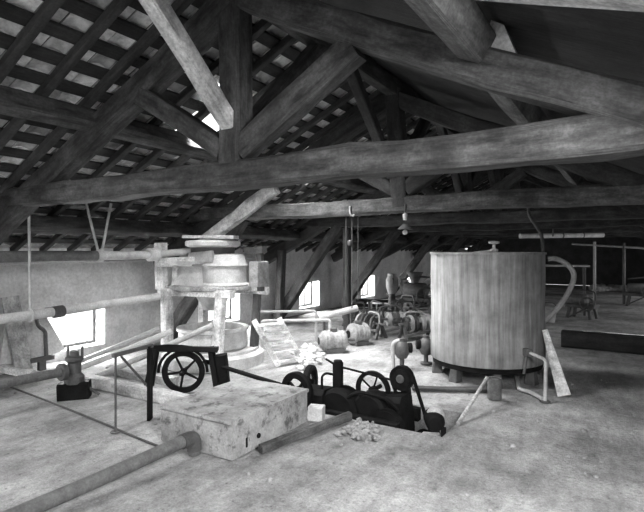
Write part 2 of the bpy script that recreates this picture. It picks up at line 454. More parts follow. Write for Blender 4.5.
# ------------------------------------------------------------------ rafters and battens of the tiled slope
random.seed(11)
first = None
for k in range(-2, 52):
    y = 2.19 + .43 * k + (0 if k % 3 else .012)
    if first is None:
        mb = MB().beam((XA - .02, y, zroof(XA - .02) - .09), (XW - .02, y, zroof(XW - .02) - .09), .08, .08, seg=10, jit=.01)
        first = o = mb.build('common_rafter', 'rafter', None, origin=(XA, y, 0))
    else:
        o = first.copy(); COL.objects.link(o); o.location = (XA, y, 0)
    tag(o, 'rough dark common rafter running down under the tiles of the window side roof slope', 'rafter', 'common rafters of the tiled slope')
first = None
for r in range(0, 20):
    xm = -3.897 + .267 * (4 - r) + .1335
    if xm < XW or xm > XA - .03: continue
    segs = []; ya = Y0 + .1
    for h in sorted(HOLES, key=lambda h: h[2]):
        if h[0] + .1 < xm < h[1] - .1: segs.append((ya, h[2])); ya = h[3]
    segs.append((ya, Y1 - .1))
    if r > 90: segs = []
    for (ya, yb) in segs:
        mb = MB(); dz = -.028
        vs = []
        n = 30
        for i in range(n + 1):
            y = ya + (yb - ya) * i / n; jx = .008 * noise.noise((y * .8, r * 5.1, 0))
            for (ddx, ddz) in ((.06, -.012), (.06, .012), (-.06, .012), (-.06, -.012)):
                x = xm + ddx + jx; vs.append((x, y, zroof(x) + dz + ddz + (.012 if False else 0)))
        fs = []; uvs = []
        for i in range(n):
            for q in range(4):
                fs.append([i * 4 + q, i * 4 + (q + 1) % 4, i * 4 + 4 + (q + 1) % 4, i * 4 + 4 + q])
                uvs.append([(i + r * 7, q * .1), (i + r * 7, q * .1 + .1), (i + 1 + r * 7, q * .1 + .1), (i + 1 + r * 7, q * .1)])
        fs += [[0, 1, 2, 3], [n * 4 + 3, n * 4 + 2, n * 4 + 1, n * 4]]; uvs += [[(0, 0)] * 4] * 2
        mb.add(vs, fs, uvs)
        o = mb.build('roof_batten', 'batten', None, origin=(xm, ya, 0))
        tag(o, 'long dark roof batten under the clay tiles, lying across the rafters', 'batten', 'battens of the tiled slope')

# purlins
def purlin(x, label, mat='beam', s=.2, y0=Y0 + .05, y1=Y1 - .02):
    p0 = V((x, y0, zroof(x) - .255)); p1 = V((x, y1, zroof(x) - .255))
    up = (0.43 if x < XA else -.43, 0, 1) if x != XA else (0, 0, 1)
    if x < XA: up = (-.48, 0, 1)
    elif x > XA: up = (.48, 0, 1)
    mb = MB().beam(p0, p1, s * .85, s, up, seg=40, jit=.02)
    return solo('roof_purlin', mb, mat, label, 'purlin', p0)
purlin(-4.63, 'upper long purlin carrying the rafters of the tiled slope')
purlin(-6.62, 'lower long purlin just above the window wall, under the tiled slope')
purlin(-0.80, 'long purlin under the dark boarded slope, resting on a wooden cleat', 'beam_mid', .2)
o = solo('ridge_beam', MB().beam((XA, Y0 + .05, 3.98), (XA, Y1 - .02, 3.98), .16, .24, seg=40, jit=.02), 'beam', 'long dark ridge beam at the top of the roof', 'ridge beam', (XA, Y0, 3.98))
solo('lone_rafter', MB().beam((-1.7, 2.87, zroof(-1.7) - .115), (2.1, 1.56, zroof(2.1) - .115), .16, .09, seg=14, jit=.012), 'beam_pale', 'lone rafter painted pale as if lit, crossing under the dark boarded slope in front of all the trusses', 'rafter', (-1.7, 2.87, 0))  # bounce light on this rafter is put into its pale colour

# ------------------------------------------------------------------ trusses
def PY(u, v, y):
    q = ray(u, v); return q * (y / q.y) + V((0, 0, EYE))
def truss(y, label, legfoot=(-7.25, .12), legtop=(-5.5, 2.3), det=True, tieend=XW + .02):
    t = thing('roof_truss', label, 'truss', (XA, y, 0), None)
    zt = 2.35; A = 3.83; bm2 = 'beam' if y < 4 else 'beam_gloom'  # trusses beyond the first get their gloom from a darker timber colour
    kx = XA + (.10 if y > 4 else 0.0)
    part('tie_beam', MB().beam((tieend if y < 5 else -6.9, y, zt - .0), (XR - .05, y, zt + .02), .22, .215, seg=26, jit=.03), 'beam' if y < 4 else 'beam_mid' if y < 7 else 'beam_gloom', t)  # second tie coloured as lit, ties beyond it coloured as in gloom
    part('king_post', MB().beam((kx, y, zt - .02), (XA, y, A + .12), .20, .22, up=(1, 0, 0), seg=8, jit=.015), bm2, t)
    part('principal_rafter', MB().beam((XA - .02, y, A), (XW + .1, y, A - .48 * (XA - XW - .1)), .2, .24, seg=14, jit=.03), bm2, t)
    part('principal_rafter', MB().beam((XA + .02, y, A), (XR - .05, y, A - .48 * (XR - .05 - XA)), .2, .215, seg=14, jit=.03), bm2, t)
    for sx in (-1, 1):
        part('strut', MB().beam((kx + sx * .09, y, zt + .22), (XA + sx * 1.12, y, A - .48 * 1.12 - .1), .16, .17 if sx < 0 else .21, seg=6, jit=.02), bm2, t)
    part('ridge_brace', MB().beam((XA, y - .06, zt + .42), (XA, y - 1.35, 3.92), .13, .13, up=(1, 0, 0), seg=6, jit=.015), 'beam_pale' if y < 4 else bm2, t)  # near brace: the light falling on it is put into pale timber
    part('ridge_brace', MB().beam((XA, y + .06, zt + .32), (XA, y + 1.35, 3.92), .14, .14, up=(1, 0, 0), seg=6, jit=.015), bm2, t)
    if 6 < y < 7: part('lit_rafter_strip', MB().beam(PY(203, 242, y - .17), PY(277, 188, y - .17), .13, .2, seg=6, jit=.03), 'beam_pale', t, 'pale strip standing for the lit rafter above the mill')  # added strip: paints the lit lower part of the rafter behind it
    if y > 4: part('raking_leg', MB().beam((legfoot[0], y, legfoot[1]), (legtop[0], y, legtop[1]), .2, .23, seg=8, jit=.03), 'beam', t)
    if y < 4:
        cp = [PY(484, 46, 3.1), PY(491, 20, 3.1), PY(504, 25, 3.1), PY(517, 56, 3.1)]
        part('cleat', MB().add(cp + [q + V((0, .2, 0)) for q in cp], [[0, 3, 2, 1], [4, 5, 6, 7], [0, 1, 5, 4], [1, 2, 6, 5], [2, 3, 7, 6], [3, 0, 4, 7]]), 'beam_pale', t, 'pale wooden wedge holding the purlin')
    return t
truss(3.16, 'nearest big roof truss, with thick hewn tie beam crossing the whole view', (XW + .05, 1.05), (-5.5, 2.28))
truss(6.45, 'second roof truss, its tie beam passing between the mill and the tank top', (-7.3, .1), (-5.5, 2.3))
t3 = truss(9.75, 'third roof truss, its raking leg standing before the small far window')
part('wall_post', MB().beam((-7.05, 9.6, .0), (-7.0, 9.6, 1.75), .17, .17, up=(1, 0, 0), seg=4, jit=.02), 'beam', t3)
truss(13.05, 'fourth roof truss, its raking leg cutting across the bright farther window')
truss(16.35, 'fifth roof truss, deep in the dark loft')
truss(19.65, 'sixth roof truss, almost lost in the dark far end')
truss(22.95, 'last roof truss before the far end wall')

# ------------------------------------------------------------------ pipes at the window wall
p = thing('overhead_pipe', 'thick straight pipe at eye height running into the mill top', 'pipe', (-6.25, -.5, 1.72))
part('pipe_run', MB().tube([(-6.25, 4.30, 1.67), (-6.25, 5.2, 1.68)], .062, 16), 'pale_metal', p)
part('pipe_run', MB().tube([(-6.25, -.5, 1.67), (-6.25, 2, 1.67), (-6.25, 4.30, 1.67)], .07, 16), 'rust', p, 'dark stretch of the pipe')  # nearer stretch in a darker tone than the rest
for y in (1.2, 4.32): part('collar', MB().cyl((-6.25, y - .05, 1.67), (-6.25, y + .05, 1.67), .078), 'galv', p)
for dy in (-.22, .17): part('hanger_rod', MB().tube([(-6.25, 4.33 + dy * .15, 1.73), (-6.25, 4.33 + dy, zroof(-6.25) - .12)], .018, 8), 'pale_metal', p)
p = thing('lower_pipe', 'long pale pipe slanting past the big window below the thick overhead pipe', 'pipe', (-6.3, 1.5, .95))
part('pipe_run', MB().tube([(-6.14, 1.0, .925), (-6.14, 3.3, .965), (-6.25, 5.33, 1.03)], .058, 14), 'white_paint', p)
part('coupling', MB().cyl((-6.15, 3.6, .97), (-6.157, 3.74, .976), .075), 'dull_iron', p)
part('suspension_rod', MB().tube([(-6.14, 3.32, .90), (-6.14, 3.30, 2.26)], .016, 8), 'pale_metal', p)
part('hook', MB().torus((-6.14, 3.32, .965), (0, 1, 0), .072, .016, 20, 8), 'pale_metal', p)
solo('wall_pipe', MB().tube([(XW + .05, Y0 + .2, 1.555), (XW + .05, 9.4, 1.56)], .022, 10), 'galv', 'thin pipe running along the top of the window wall', 'pipe', (XW + .05, 0, 1.55))
# floor pipe ending in a valve block
p = thing('valve_block', 'rusty valve block at the end of the dark floor pipe under the window', 'valve', (-5.6, 3.54, 0))
part('base', MB().beam((-5.72, 3.42, .09), (-5.48, 3.66, .10), .2, .2, seg=2, jit=.01), 'iron', p)
part('body', MB().lathe([(0, .18), (.11, .18), (.11, .26), (.075, .3), (.075, .42), (.1, .45), (.1, .49), (.05, .5), (.05, .56), (0, .56)], (-5.6, 3.54, 0), n=18), 'dull_iron', p)
part('bolt', MB().tube([(-5.52, 3.62, .15), (-5.42, 3.74, .02)], .018, 8), 'dull_iron', p)
part('flange', MB().cyl((-5.6, 3.36, .34), (-5.6, 3.42, .34), .10), 'dull_iron', p)
for sy in (-.05, .06): part('stud', MB().tube([(-5.6 + sy, 3.54 + sy, .48), (-5.6 + sy, 3.54 + sy, .61)], .016, 8), 'dull_iron', p)
part('inlet_pipe', MB().tube([(-5.6, 3.4, .34), (-5.6, 1.2, .375)], .052, 14), 'rust', p)
solo('pipe_prop', MB().lump((-5.6, 2.45, .12), .15, 3, (1, 1, 1.05)), 'dull_rubble', 'rough stone propping the dark floor pipe', 'stone', (-5.6, 2.45, 0))
# foreground pipe
p = thing('floor_pipe', 'rusty pipe lying on the floor and turning down in front of the cement box', 'pipe', (-3.25, 2.4, 0))
part('pipe_run', MB().tube(bend([(-3.31, 1.0, .075), (-3.25, 2.2, .105), (-3.19, 3.02, .15), (-3.185, 3.095, .15), (-3.18, 3.10, .005)], .05), .052, 16), 'rust', p)
part('elbow', MB().tube(bend([(-3.188, 2.97, .149), (-3.183, 3.095, .15), (-3.18, 3.10, .04)], .06), .062, 16), 'dull_iron', p)
# cement box
bx = thing('cement_box', 'large low pale cement box with stained lid standing on the floor', 'box', (-3.24, 3.76, 0))
part('box_body', MB().beam((-3.68, 3.745, .145), (-2.83, 3.745, .145), 1.15, .30, seg=10, jit=.012, ch=.012), 'box', bx)
part('lid', MB().beam((-3.695, 3.745, .305), (-2.815, 3.745, .305), 1.18, .035, seg=10, jit=.006, ch=.006), 'box', bx)
part('drain_hole', MB().cyl((-2.85, 3.52, .1), (-2.805, 3.52, .1), .022), 'iron', bx)
part('drain_hole', MB().beam((-2.83, 3.36, .05), (-2.83, 3.36, .13), .02, .03, up=(1, 0, 0)), 'iron', bx)
# guard frame
g = thing('guard_frame', 'small iron guard frame with flat dark post and thin rod near the cement box', 'frame', (-4.22, 3.3, 0))
pa, pb = V((-4.23, 3.50, 0)), V((-4.21, 3.08, 0))
part('post', MB().beam(pa, pa + V((0, 0, .76)), .10, .03, up=(.85, .52, 0)), 'iron', g)
part('top_bar', MB().beam(pb + V((0, -.03, .74)), pa + V((0, .03, .76)), .04, .035), 'dull_iron', g)
part('rod', MB().tube([pb, pb + V((-.0, 0, .74))], .011, 8), 'dull_iron', g)
part('foot_plate', MB().cyl(pb, pb + V((0, 0, .012)), .05), 'dull_iron', g)
part('brace', MB().tube([pb + V((-.0, .06, .72)), pa + V((0, -.02, .34))], .013, 8), 'dull_iron', g)
solo('floor_cable', MB().tube(smooth([G(8, 386, .012), G(50, 402, .012), G(100, 422, .012), G(135, 437, .012), G(158, 446, .012)], 5), .011, 8), 'cable', 'thin dark cable crossing the floor towards the corner of the cement box', 'cable', G(50, 402))

# timbers and pipes on the floor under the window
solo('floor_timber', MB().beam((-6.1, 3.97, .07), (-3.78, 3.97, .06), .15, .13, seg=10, jit=.02), 'plank', 'long squared timber lying between the valve block and the cement box', 'timber', (-5, 3.95, 0))
solo('floor_timber', MB().beam((-6.3, 4.5, .06), (-5.0, 4.55, .06), .12, .11, seg=6, jit=.02), 'plank', 'shorter timber lying on the floor below the big window', 'timber', (-5.6, 4.5, 0))
solo('floor_timber', MB().beam(D(-6, 366, 7.1), D(32, 373, 6.9), .16, .09, seg=5, jit=.02), 'white_wood', 'short pale timber end lying beside the dark floor pipe', 'timber', G(15, 375))
for i, (a, b, r, mt, lb) in enumerate((
        (G(78, 362, .05), D(160, 328, 7.9), .035, 'galv', 'upper of the three slanting pipes leaning from the window sill towards the mill'),
        (G(80, 368, .05), D(172, 331, 7.4), .042, 'white_paint', 'pale middle pipe of the three slanting towards the mill'),
        (G(100, 375, .05), D(213, 325, 6.95), .040, 'pale_metal', 'lowest and longest pipe of the three slanting towards the mill'))):
    solo('slanting_pipe', MB().tube([a, (a + b) / 2 - V((0, 0, .01)), b], r, 12), mt, lb, 'pipe', a)
solo('white_crate', MB().box((-7.2, 2.72, .22), (.42, .42, .44), .1), 'white_paint', 'plain white box on the floor against the window wall', 'box', (-7.2, 2.72, 0))
lb = MB().add([(XW + .04, 4.34, .8), (XW + .16, 4.62, .19), (XW + .2, 3.62, .0), (XW + .05, 3.8, .84), (XW + .02, 4.34, .8), (XW + .13, 4.62, .19), (XW + .17, 3.62, .0), (XW + .02, 3.8, .84)],
              [[0, 1, 2, 3], [7, 6, 5, 4], [0, 4, 5, 1], [1, 5, 6, 2], [2, 6, 7, 3], [3, 7, 4, 0]])
solo('leaning_sheet', lb, 'plaster', 'grey slanted sheet leaning on the wall over one side of the big window', 'sheet', (XW, 4.1, 0))
solo('leaning_plank', MB().beam((XW + .42, 3.86, 0), (XW + .14, 3.80, 1.08), .24, .035, up=(1, 0, .2), seg=4, jit=.015), 'plank', 'grey plank leaning upright against the window wall behind the hanging rod', 'plank', (XW + .4, 3.86, 0))
hb = thing('wall_bracket', 'dark bent bracket leaning by the wall between the grey plank and the big window', 'bracket', (XW + .34, 4.16, 0))
part('arm', MB().tube(bend([(XW + .18, 4.12, .86), (XW + .26, 4.14, .62), (XW + .3, 4.22, .55), (XW + .36, 4.2, .18)], .05), .028, 8), 'dull_iron', hb)
part('foot', MB().box((XW + .38, 4.12, .16), (.08, .34, .06)), 'dull_iron', hb)
part('stand', MB().box((XW + .38, 4.12, .065), (.06, .1, .13)), 'dull_iron', hb)

# ------------------------------------------------------------------ the mill
mx0, mx1, my0, my1 = -6.16, -5.0, 5.42, 6.2
mc = V((-5.55, 5.80, 0))
ml = thing('old_mill', 'big pale old mill with drums on a four legged timber frame', 'mill', mc)
part('plinth', MB().lathe([(0, 0), (.78, 0), (.78, .16), (.7, .2), (.7, .24), (0, .24)], mc + V((-.03, .05, 0)), n=30), 'white_paint', ml)
part('lower_vat', MB().lathe([(0, .24), (.50, .24), (.54, .28), (.52, .5), (.55, .52), (.55, .56), (.46, .56), (.44, .45), (0, .45)], mc, n=36), 'white_paint', ml)
for (x, y, w_, mt) in ((mx0, my0, .15, 'beam_pale'), (mx1 - .02, my0, .14, 'white_wood'), (mx1 + .02, my1, .11, 'dull_iron'), (mx0, my1, .13, 'beam_pale')):
    part('leg', MB().beam((x * 1.0 + (.03 if x < -5.5 else -.06), y - .02, .17), (x, y, 1.14), w_, w_, up=(1, 0, 0), seg=5, jit=.012, w1=w_ * .85), mt, ml)
for y in (my0, my1): part('platform_rail', MB().beam((mx0 - .14, y, 1.09), (mx1 + .2, y, 1.12), .12, .11, seg=8, jit=.015), 'white_wood', ml)
for x in (mx0 + .02, mx1): part('platform_rail', MB().beam((x, my0 - .04, 1.15), (x, my1 + .04, 1.16), .10, .09, seg=5, jit=.012), 'beam_pale', ml)
part('platform', MB().lathe([(0, 1.14), (.6, 1.14), (.64, 1.16), (.64, 1.2), (.6, 1.22), (0, 1.22)], mc + V((0, 0, 0)), n=36), 'beam_pale', ml)
part('hopper_cone', MB().lathe([(0, .82), (.14, .82), (.32, 1.14), (0, 1.14)], mc, n=24), 'pale_metal', ml)
dr = mc + V((-.22, -.10, 0))
part('side_drum', MB().lathe([(0, 1.2), (.40, 1.2), (.40, 1.24), (.34, 1.5), (.44, 1.54), (.44, 1.58), (0, 1.6)], dr, n=30), 'pale_metal', ml)
hx = mc + V((.28, -.04, 0))
part('bright_drum', MB().lathe([(0, 1.2), (.33, 1.2), (.36, 1.23), (.33, 1.26), (.33, 1.5), (.36, 1.52), (.33, 1.55), (.29, 1.68), (0, 1.7)], hx, n=30), 'white_paint', ml)
part('back_post', MB().beam((mx1 + .16, my1 - .1, 1.12), (mx1 + .14, my1 - .1, 1.78), .09, .09, up=(1, 0, 0)), 'dull_iron', ml)
part('post_cap', MB().beam((mx1 - .1, my1 - .1, 1.74), (mx1 + .24, my1 - .1, 1.76), .13, .10, seg=3, jit=.02), 'dull_iron', ml)
part('top_plate', MB().lathe([(0, 1.79), (.36, 1.79), (.42, 1.82), (.42, 1.87), (.4, 1.89), (.1, 1.92), (0, 1.92)], mc + V((.06, -.06, 0)), n=36), 'white_paint', ml)
part('hub_shaft', MB().cyl(mc + V((.06, -.06, 1.2)), mc + V((.06, -.06, 1.8)), .09), 'pale_metal', ml)
part('gear_ring', MB().lathe([(.14, 1.70), (.33, 1.70), (.33, 1.79), (.14, 1.79), (.14, 1.70)], mc + V((.06, -.06, 0)), n=28), 'dull_iron', ml)
part('bearing_beam', MB().beam((mx0 - .12, my0 - .04, 1.55), (mx0 + .62, my0 + .02, 1.57), .2, .14, seg=4, jit=.015), 'white_wood', ml)
part('bearing_block', MB().beam((mx0 - .08, my0 - .03, 1.14), (mx0 - .1, my0 - .03, 1.86), .15, .15, up=(1, 0, 0), seg=4, jit=.012), 'white_wood', ml)
part('bearing_cap', MB().cyl((-6.25, 5.14, 1.68), (-6.25, 5.34, 1.68), .1), 'white_paint', ml)
part('shaft', MB().cyl((-6.25, 5.3, 1.68), (-5.75, 5.62, 1.74), .055), 'pale_metal', ml)
part('short_post', MB().beam((mx0 + .28, my0 - .03, 1.14), (mx0 + .28, my0 - .03, 1.5), .14, .12, up=(1, 0, 0)), 'white_wood', ml)
sb = D(262, 271, 7.55)
part('side_panel', MB().beam((sb.x, sb.y - .2, 1.39), (sb.x, sb.y + .06, 1.39), .16, .38, seg=3, jit=.012), 'motor_grey', ml)
part('lid_board', MB().beam((mx0 + .35, my0 + .05, 1.955), (mx1 + .0, my0 + .3, 1.935), .2, .05, seg=4, jit=.012), 'beam_pale', ml)
part('wall_plank', MB().beam((mx0 + .5, my0 + .0, 1.63), (mx0 + .95, my0 + .03, 1.66), .05, .16, seg=3, jit=.012), 'galv', ml)
# step ladder
st = thing('step_ladder', 'short whitewashed step ladder leaning on the mill', 'ladder', (-4.6, 6.3, 0))
A0, A1 = V((-4.53, 6.14, .0)), V((-4.80, 5.88, .70)); B0, B1 = V((-4.35, 6.52, .0)), V((-4.62, 6.26, .70))
for (q0, q1) in ((A0, A1), (B0, B1)): part('stile', MB().beam(q0, q1, .035, .085, up=(1, .9, .3), seg=3, jit=.006), 'white_wood', st)
for k in range(5):
    t = .1 + .195 * k
    part('tread', MB().beam(A0.lerp(A1, t), B0.lerp(B1, t), .13, .03), 'white_wood', st)
solo('rubble_heap', (lambda mb: [mb.lump(G(random.gauss(306, 6), random.gauss(360, 4.5), 0) + V((0, 0, random.uniform(.0, .12))), random.uniform(.02, .06), i) for i in range(170)] and mb)(MB()), 'rubble', 'pale heap of broken rubble beside the foot of the step ladder', 'rubble', G(306, 358), kind='stuff')

# ------------------------------------------------------------------ small flywheel machine and its shaft
wm = thing('flywheel_stand', 'small dark flywheel in an iron stand behind the cement box', 'machine', (-4.66, 4.45, 0))
wx = V((.82, .57, 0)); wy = V((-.57, .82, 0)); wc = V((-4.66, 4.36, .262))
wheel(wm, 'flywheel', wc, wy, .258, .04, 5, .04, 'iron', .05)
for sx in (-1, 1):
    for sy in (-.13, .13):
        part('frame_leg', MB().beam(V((wc.x, wc.y, 0)) + wx * sx * .43 + wy * sy, V((wc.x, wc.y, .55)) + wx * sx * .33 + wy * sy * .4, .06, .06, up=wx), 'iron', wm)
part('top_bar', MB().beam(V((wc.x, wc.y, .56)) - wx * .36, V((wc.x, wc.y, .53)) + wx * .42, .12, .05, seg=5, jit=.03), 'iron', wm)
part('gear_box', MB().beam(wc + wx * .5 - V((0, 0, .22)), wc + wx * .44 + V((0, 0, .2)), .16, .14, up=wx, seg=3, jit=.02), 'iron', wm)
part('axle', MB().cyl(wc - wy * .14, wc + wy * .2, .022), 'iron', wm)
part('guard_hoop', MB().tube([wc + (wx * math.cos(a_ * PI / 12) + V((0, 0, 1)) * math.sin(a_ * PI / 12)) * .295 - wy * .03 for a_ in range(13)], .018, 8), 'iron', wm)
solo('drive_shaft', MB().tube([D(204, 361, 6.25), D(281, 385, 5.72)], .026, 10), 'iron', 'long dark drive shaft sloping from the small flywheel stand to the black machine', 'shaft', D(204, 361, 6.25))

# ------------------------------------------------------------------ black machine in the floor pit
bm_ = thing('pit_machine', 'black greasy belt driven machine with several wheels sitting in the floor pit', 'machine', (-2.6, 5.0, PITZ))
part('bed', MB().beam((-3.3, 5.0, PITZ + .09), (-1.9, 5.0, PITZ + .09), .56, .18), 'iron', bm_)
part('bed_rail', MB().beam((-3.3, 4.72, -.05), (-1.98, 4.70, -.06), .1, .14), 'iron', bm_)
part('bed_rail', MB().beam((-3.3, 5.28, -.05), (-1.98, 5.28, -.06), .1, .14), 'iron', bm_)
wheel(bm_, 'spoked_wheel', D(297, 391, 5.62), (.1, 1, 0), .215, .045, 4, .05, 'iron', .07)
wheel(bm_, 'spoked_wheel', D(310, 383, 6.05), (1, .25, 0), .215, .04, 4, .05, 'iron', .07)
wheel(bm_, 'spoked_wheel', D(373, 390, 5.62), (.05, 1, 0), .215, .028, 5, .045, 'iron', .05)
part('wheel_axle', MB().cyl(D(373, 390, 5.62) - V((0, .3, 0)), D(373, 390, 5.62) + V((0, .2, 0)), .025), 'iron', bm_)
dc = D(402, 378, 5.5)
part('belt_pulley', MB().lathe([(0, -.05), (.10, -.05), (.10, -.03), (.135, -.035), (.135, .035), (.10, .03), (.1, .05), (0, .05)], dc, (0, 1, 0), 32), 'iron', bm_)
part('pulley_cap', MB().cyl(dc - V((0, .07, 0)), dc - V((0, .03, 0)), .045), 'dull_iron', bm_)
lp = V((-1.88, 5.13, -.28))
part('lower_pulley', MB().lathe([(0, -.05), (.11, -.05), (.11, .05), (0, .05)], lp, (0, 1, 0), 28), 'iron', bm_)
for s_ in (-1, 1):
    dd = (lp - dc); n_ = V((dd.z, 0, -dd.x)).normalized() * s_
    part('drive_belt', MB().beam(dc + n_ * .13, lp + n_ * .112, .07, .012, up=n_), 'iron', bm_)
part('gear_case', MB().lathe([(0, -.14), (.2, -.14), (.235, -.1), (.235, .1), (.2, .14), (0, .14)], (-2.72, 4.86, .0), (0, 1, 0), 32), 'iron', bm_)
part('gear_case', MB().lathe([(0, -.12), (.17, -.12), (.2, -.09), (.2, .09), (.17, .12), (0, .12)], (-2.36, 4.9, .03), (.1, 1, 0), 32), 'iron', bm_)
part('cylinder_block', MB().beam((-3.22, 4.82, .02), (-2.86, 4.82, .04), .3, .34, seg=3, jit=.01, ch=.05), 'iron', bm_)
part('cylinder_block', MB().beam((-2.3, 5.05, -.05), (-2.02, 5.05, -.02), .34, .44, seg=3, jit=.01, ch=.05), 'iron', bm_)
part('bearing_stand', MB().beam(dc + V((.02, .1, -.7)), dc + V((0, .1, .02)), .12, .16, up=(1, 0, 0), w1=.07, h1=.08), 'iron', bm_)
tp = D(338, 400, 5.6)
part('tall_post', MB().beam((tp.x, tp.y, -.1), (tp.x, tp.y, .50), .08, .1, up=(1, 0, 0)), 'iron', bm_)
part('post_cap', MB().cyl((tp.x, tp.y, .49), (tp.x, tp.y, .525), .05), 'iron', bm_)
part('control_rod', MB().tube([D(326, 359, 5.7), D(337, 366, 5.6), D(392, 380, 5.5)], .013, 8), 'iron', bm_)
part('lever', MB().tube(bend([D(322, 392, 5.6), D(322, 376, 5.6), D(326, 373, 5.6), D(336, 375, 5.6)], .04), .014, 8), 'iron', bm_)
part('oil_pipe', MB().tube(bend([(-2.6, 4.75, .15), (-2.45, 4.72, .26), (-2.15, 4.78, .22), (-2.05, 4.85, .1)], .08), .02, 8), 'iron', bm_)
part('fly_cover', MB().lathe([(.12, -.05), (.2, -.05), (.2, .05), (.12, .05), (.12, -.05)], (-2.15, 4.78, -.1), (.1, 1, 0), 28), 'iron', bm_)
# small motor at the end of the pit
sm = thing('pit_motor', 'small dark round motor with dusty pale cap at the end of the floor pit', 'motor', (-1.66, 4.86, PITZ))
c0 = V((-1.66, 4.84, .07))
part('casing', MB().lathe([(0, -.11), (.07, -.11), (.095, -.07), (.1, .05), (.085, .09), (0, .1)], c0, (-.45, .85, .15), 24), 'iron', sm)
part('dust_cap', MB().lathe([(.0, .125), (.05, .115), (.085, .07), (.1, .02), (.0, .02)], c0 + V((0, .01, 0)), (.15, .25, 1), 22), 'bag', sm)
part('block', MB().beam((-1.74, 4.74, -.12), (-1.58, 4.74, -.1), .14, .14, ch=.03), 'bag', sm, 'pale dusty block under the motor')
for q in ((-1.82, 4.74), (-1.53, 4.70), (-1.6, 5.0)):
    part('leg', MB().tube([c0 + V((0, 0, -.04)), (q[0], q[1], PITZ)], .035, 8), 'iron', sm)
part('bracket', MB().beam((-1.56, 4.82, .0), (-1.50, 4.66, -.12), .05, .06), 'iron', sm)

solo('edge_plank', MB().beam((-2.72, 3.42, .03), (-2.46, 4.56, .045), .06, .07, seg=7, jit=.02), 'beam_mid', 'narrow plank lying along the side of the cement box towards the pit', 'plank', (-2.6, 4, 0))
solo('stone_block', MB().box((-2.75, 4.38, .075), (.15, .13, .15), .3, .012), 'white_paint', 'small white block between the cement box and the black machine', 'block', (-2.75, 4.38, 0))
solo('dirt_heap', (lambda mb: [mb.lump(G(random.gauss(365, 9), random.gauss(433, 4), 0) + V((0, 0, random.uniform(-.01, .05))), random.uniform(.012, .038), i + 100) for i in range(160)] and mb)(MB()), 'dull_rubble', 'small dirty heap of rubble in front of the black machine', 'rubble', G(365, 433), kind='stuff')

# ------------------------------------------------------------------ the tank
TC = V((-1.735, 7.27, 0)); R = .765
tk = thing('storage_tank', 'large round grey metal tank with streaked sides standing on short feet', 'tank', TC)
part('shell', MB().lathe([(0, .24), (R - .01, .24), (R, .26), (R + .003, .5), (R - .004, .95), (R + .003, 1.4), (R, 1.69), (R + .018, 1.69), (R + .018, 1.715), (R - .03, 1.72), (R - .03, 1.66), (0, 1.66)], TC, n=72), 'tank', tk)
part('base_ring', MB().lathe([(R - .12, .17), (R - .03, .17), (R - .03, .245), (R - .12, .245), (R - .12, .17)], TC, n=60), 'iron', tk)
for a in (-2.75, -1.95, -1.15, -.35, .6, 1.9):
    q = TC + V((math.cos(a), math.sin(a), 0)) * (R - .09)
    part('foot', MB().beam(q, q + V((0, 0, .2)), .13, .15, up=(math.cos(a), math.sin(a), 0), w1=.1, h1=.1), 'dull_iron', tk)
vp = D(494, 249, 7.0)
part('top_valve', MB().lathe([(0, 1.62), (.035, 1.62), (.035, 1.72), (.055, 1.73), (.055, 1.76), (.02, 1.77), (.02, 1.83), (.075, 1.84), (.075, 1.87), (0, 1.88)], (vp.x, vp.y, 0), n=18), 'white_paint', tk)
part('top_pipe', MB().tube([(vp.x - .3, vp.y - .05, 1.70), (vp.x, vp.y, 1.74)], .02, 8), 'galv', tk)
part('overflow_pipe', MB().tube(smooth([D(548, 259, 7.3), D(557, 259, 7.25), D(569, 266, 7.2), D(574, 277, 7.15), D(568, 293, 7.1), D(556, 310, 7.0), D(543, 322, 6.95)], 6), .036, 12), 'galv', tk)
oc = D(527, 352, 6.45)
part('outlet_cock', MB().beam(V((-1.22, 6.95, .44)), D(530, 353, 6.2), .07, .09), 'dull_iron', tk)
part('outlet_lever', MB().tube([D(527, 352, 6.3), D(524, 374, 6.25)], .018, 8), 'dull_iron', tk)
part('outlet_pipe', MB().tube(bend([D(528, 352, 6.25), D(546, 360, 5.95), G(545, 402, .0)], .05), .021, 10), 'galv', tk)
part('outlet_foot', MB().cyl(G(545, 402, 0), G(545, 402, 0) + V((0, 0, .015)), .06), 'dull_iron', tk)
# hose on top
solo('hanging_hose', MB().tube(smooth([D(528, 206, 7.35), D(530, 217, 7.3), D(537, 227, 7.3), D(542, 238, 7.3), D(543, 252, 7.3)], 6), .025, 8), 'dull_iron', 'dark curved hose hanging down to the rim of the tank', 'hose', D(543, 250, 7.3))
bd = MB().beam((-.67, 6.66, .0), (-.945, 7.12, .70), .15, .025, up=(.0, -.5, .3), seg=5, jit=.008, w1=.07)
solo('leaning_board', bd, 'white_wood', 'white tapering board leaning against the side of the tank', 'board', (-.66, 6.66, 0))
bk = thing('grey_can', 'small grey metal can in front of the tank foot', 'can', (-1.36, 6.10, 0))
part('can_body', MB().lathe([(0, 0), (.075, 0), (.08, .01), (.08, .24), (.085, .245), (.07, .25), (.066, .22), (0, .22)], (-1.36, 6.10, 0), n=22), 'rust', bk)
part('can_handle', MB().tube(smooth([(-1.44, 6.10, .235), (-1.40, 6.02, .27), (-1.36, 5.99, .28), (-1.31, 6.02, .27), (-1.28, 6.10, .235)], 5), .007, 6), 'dull_iron', bk)
solo('leaning_stick', MB().tube([(-1.47, 5.0, .01), (-1.42, 6.0, .262)], .021, 8), 'plank', 'pale straight stick leaning from the pit edge onto the grey can', 'stick', (-1.47, 5, 0))
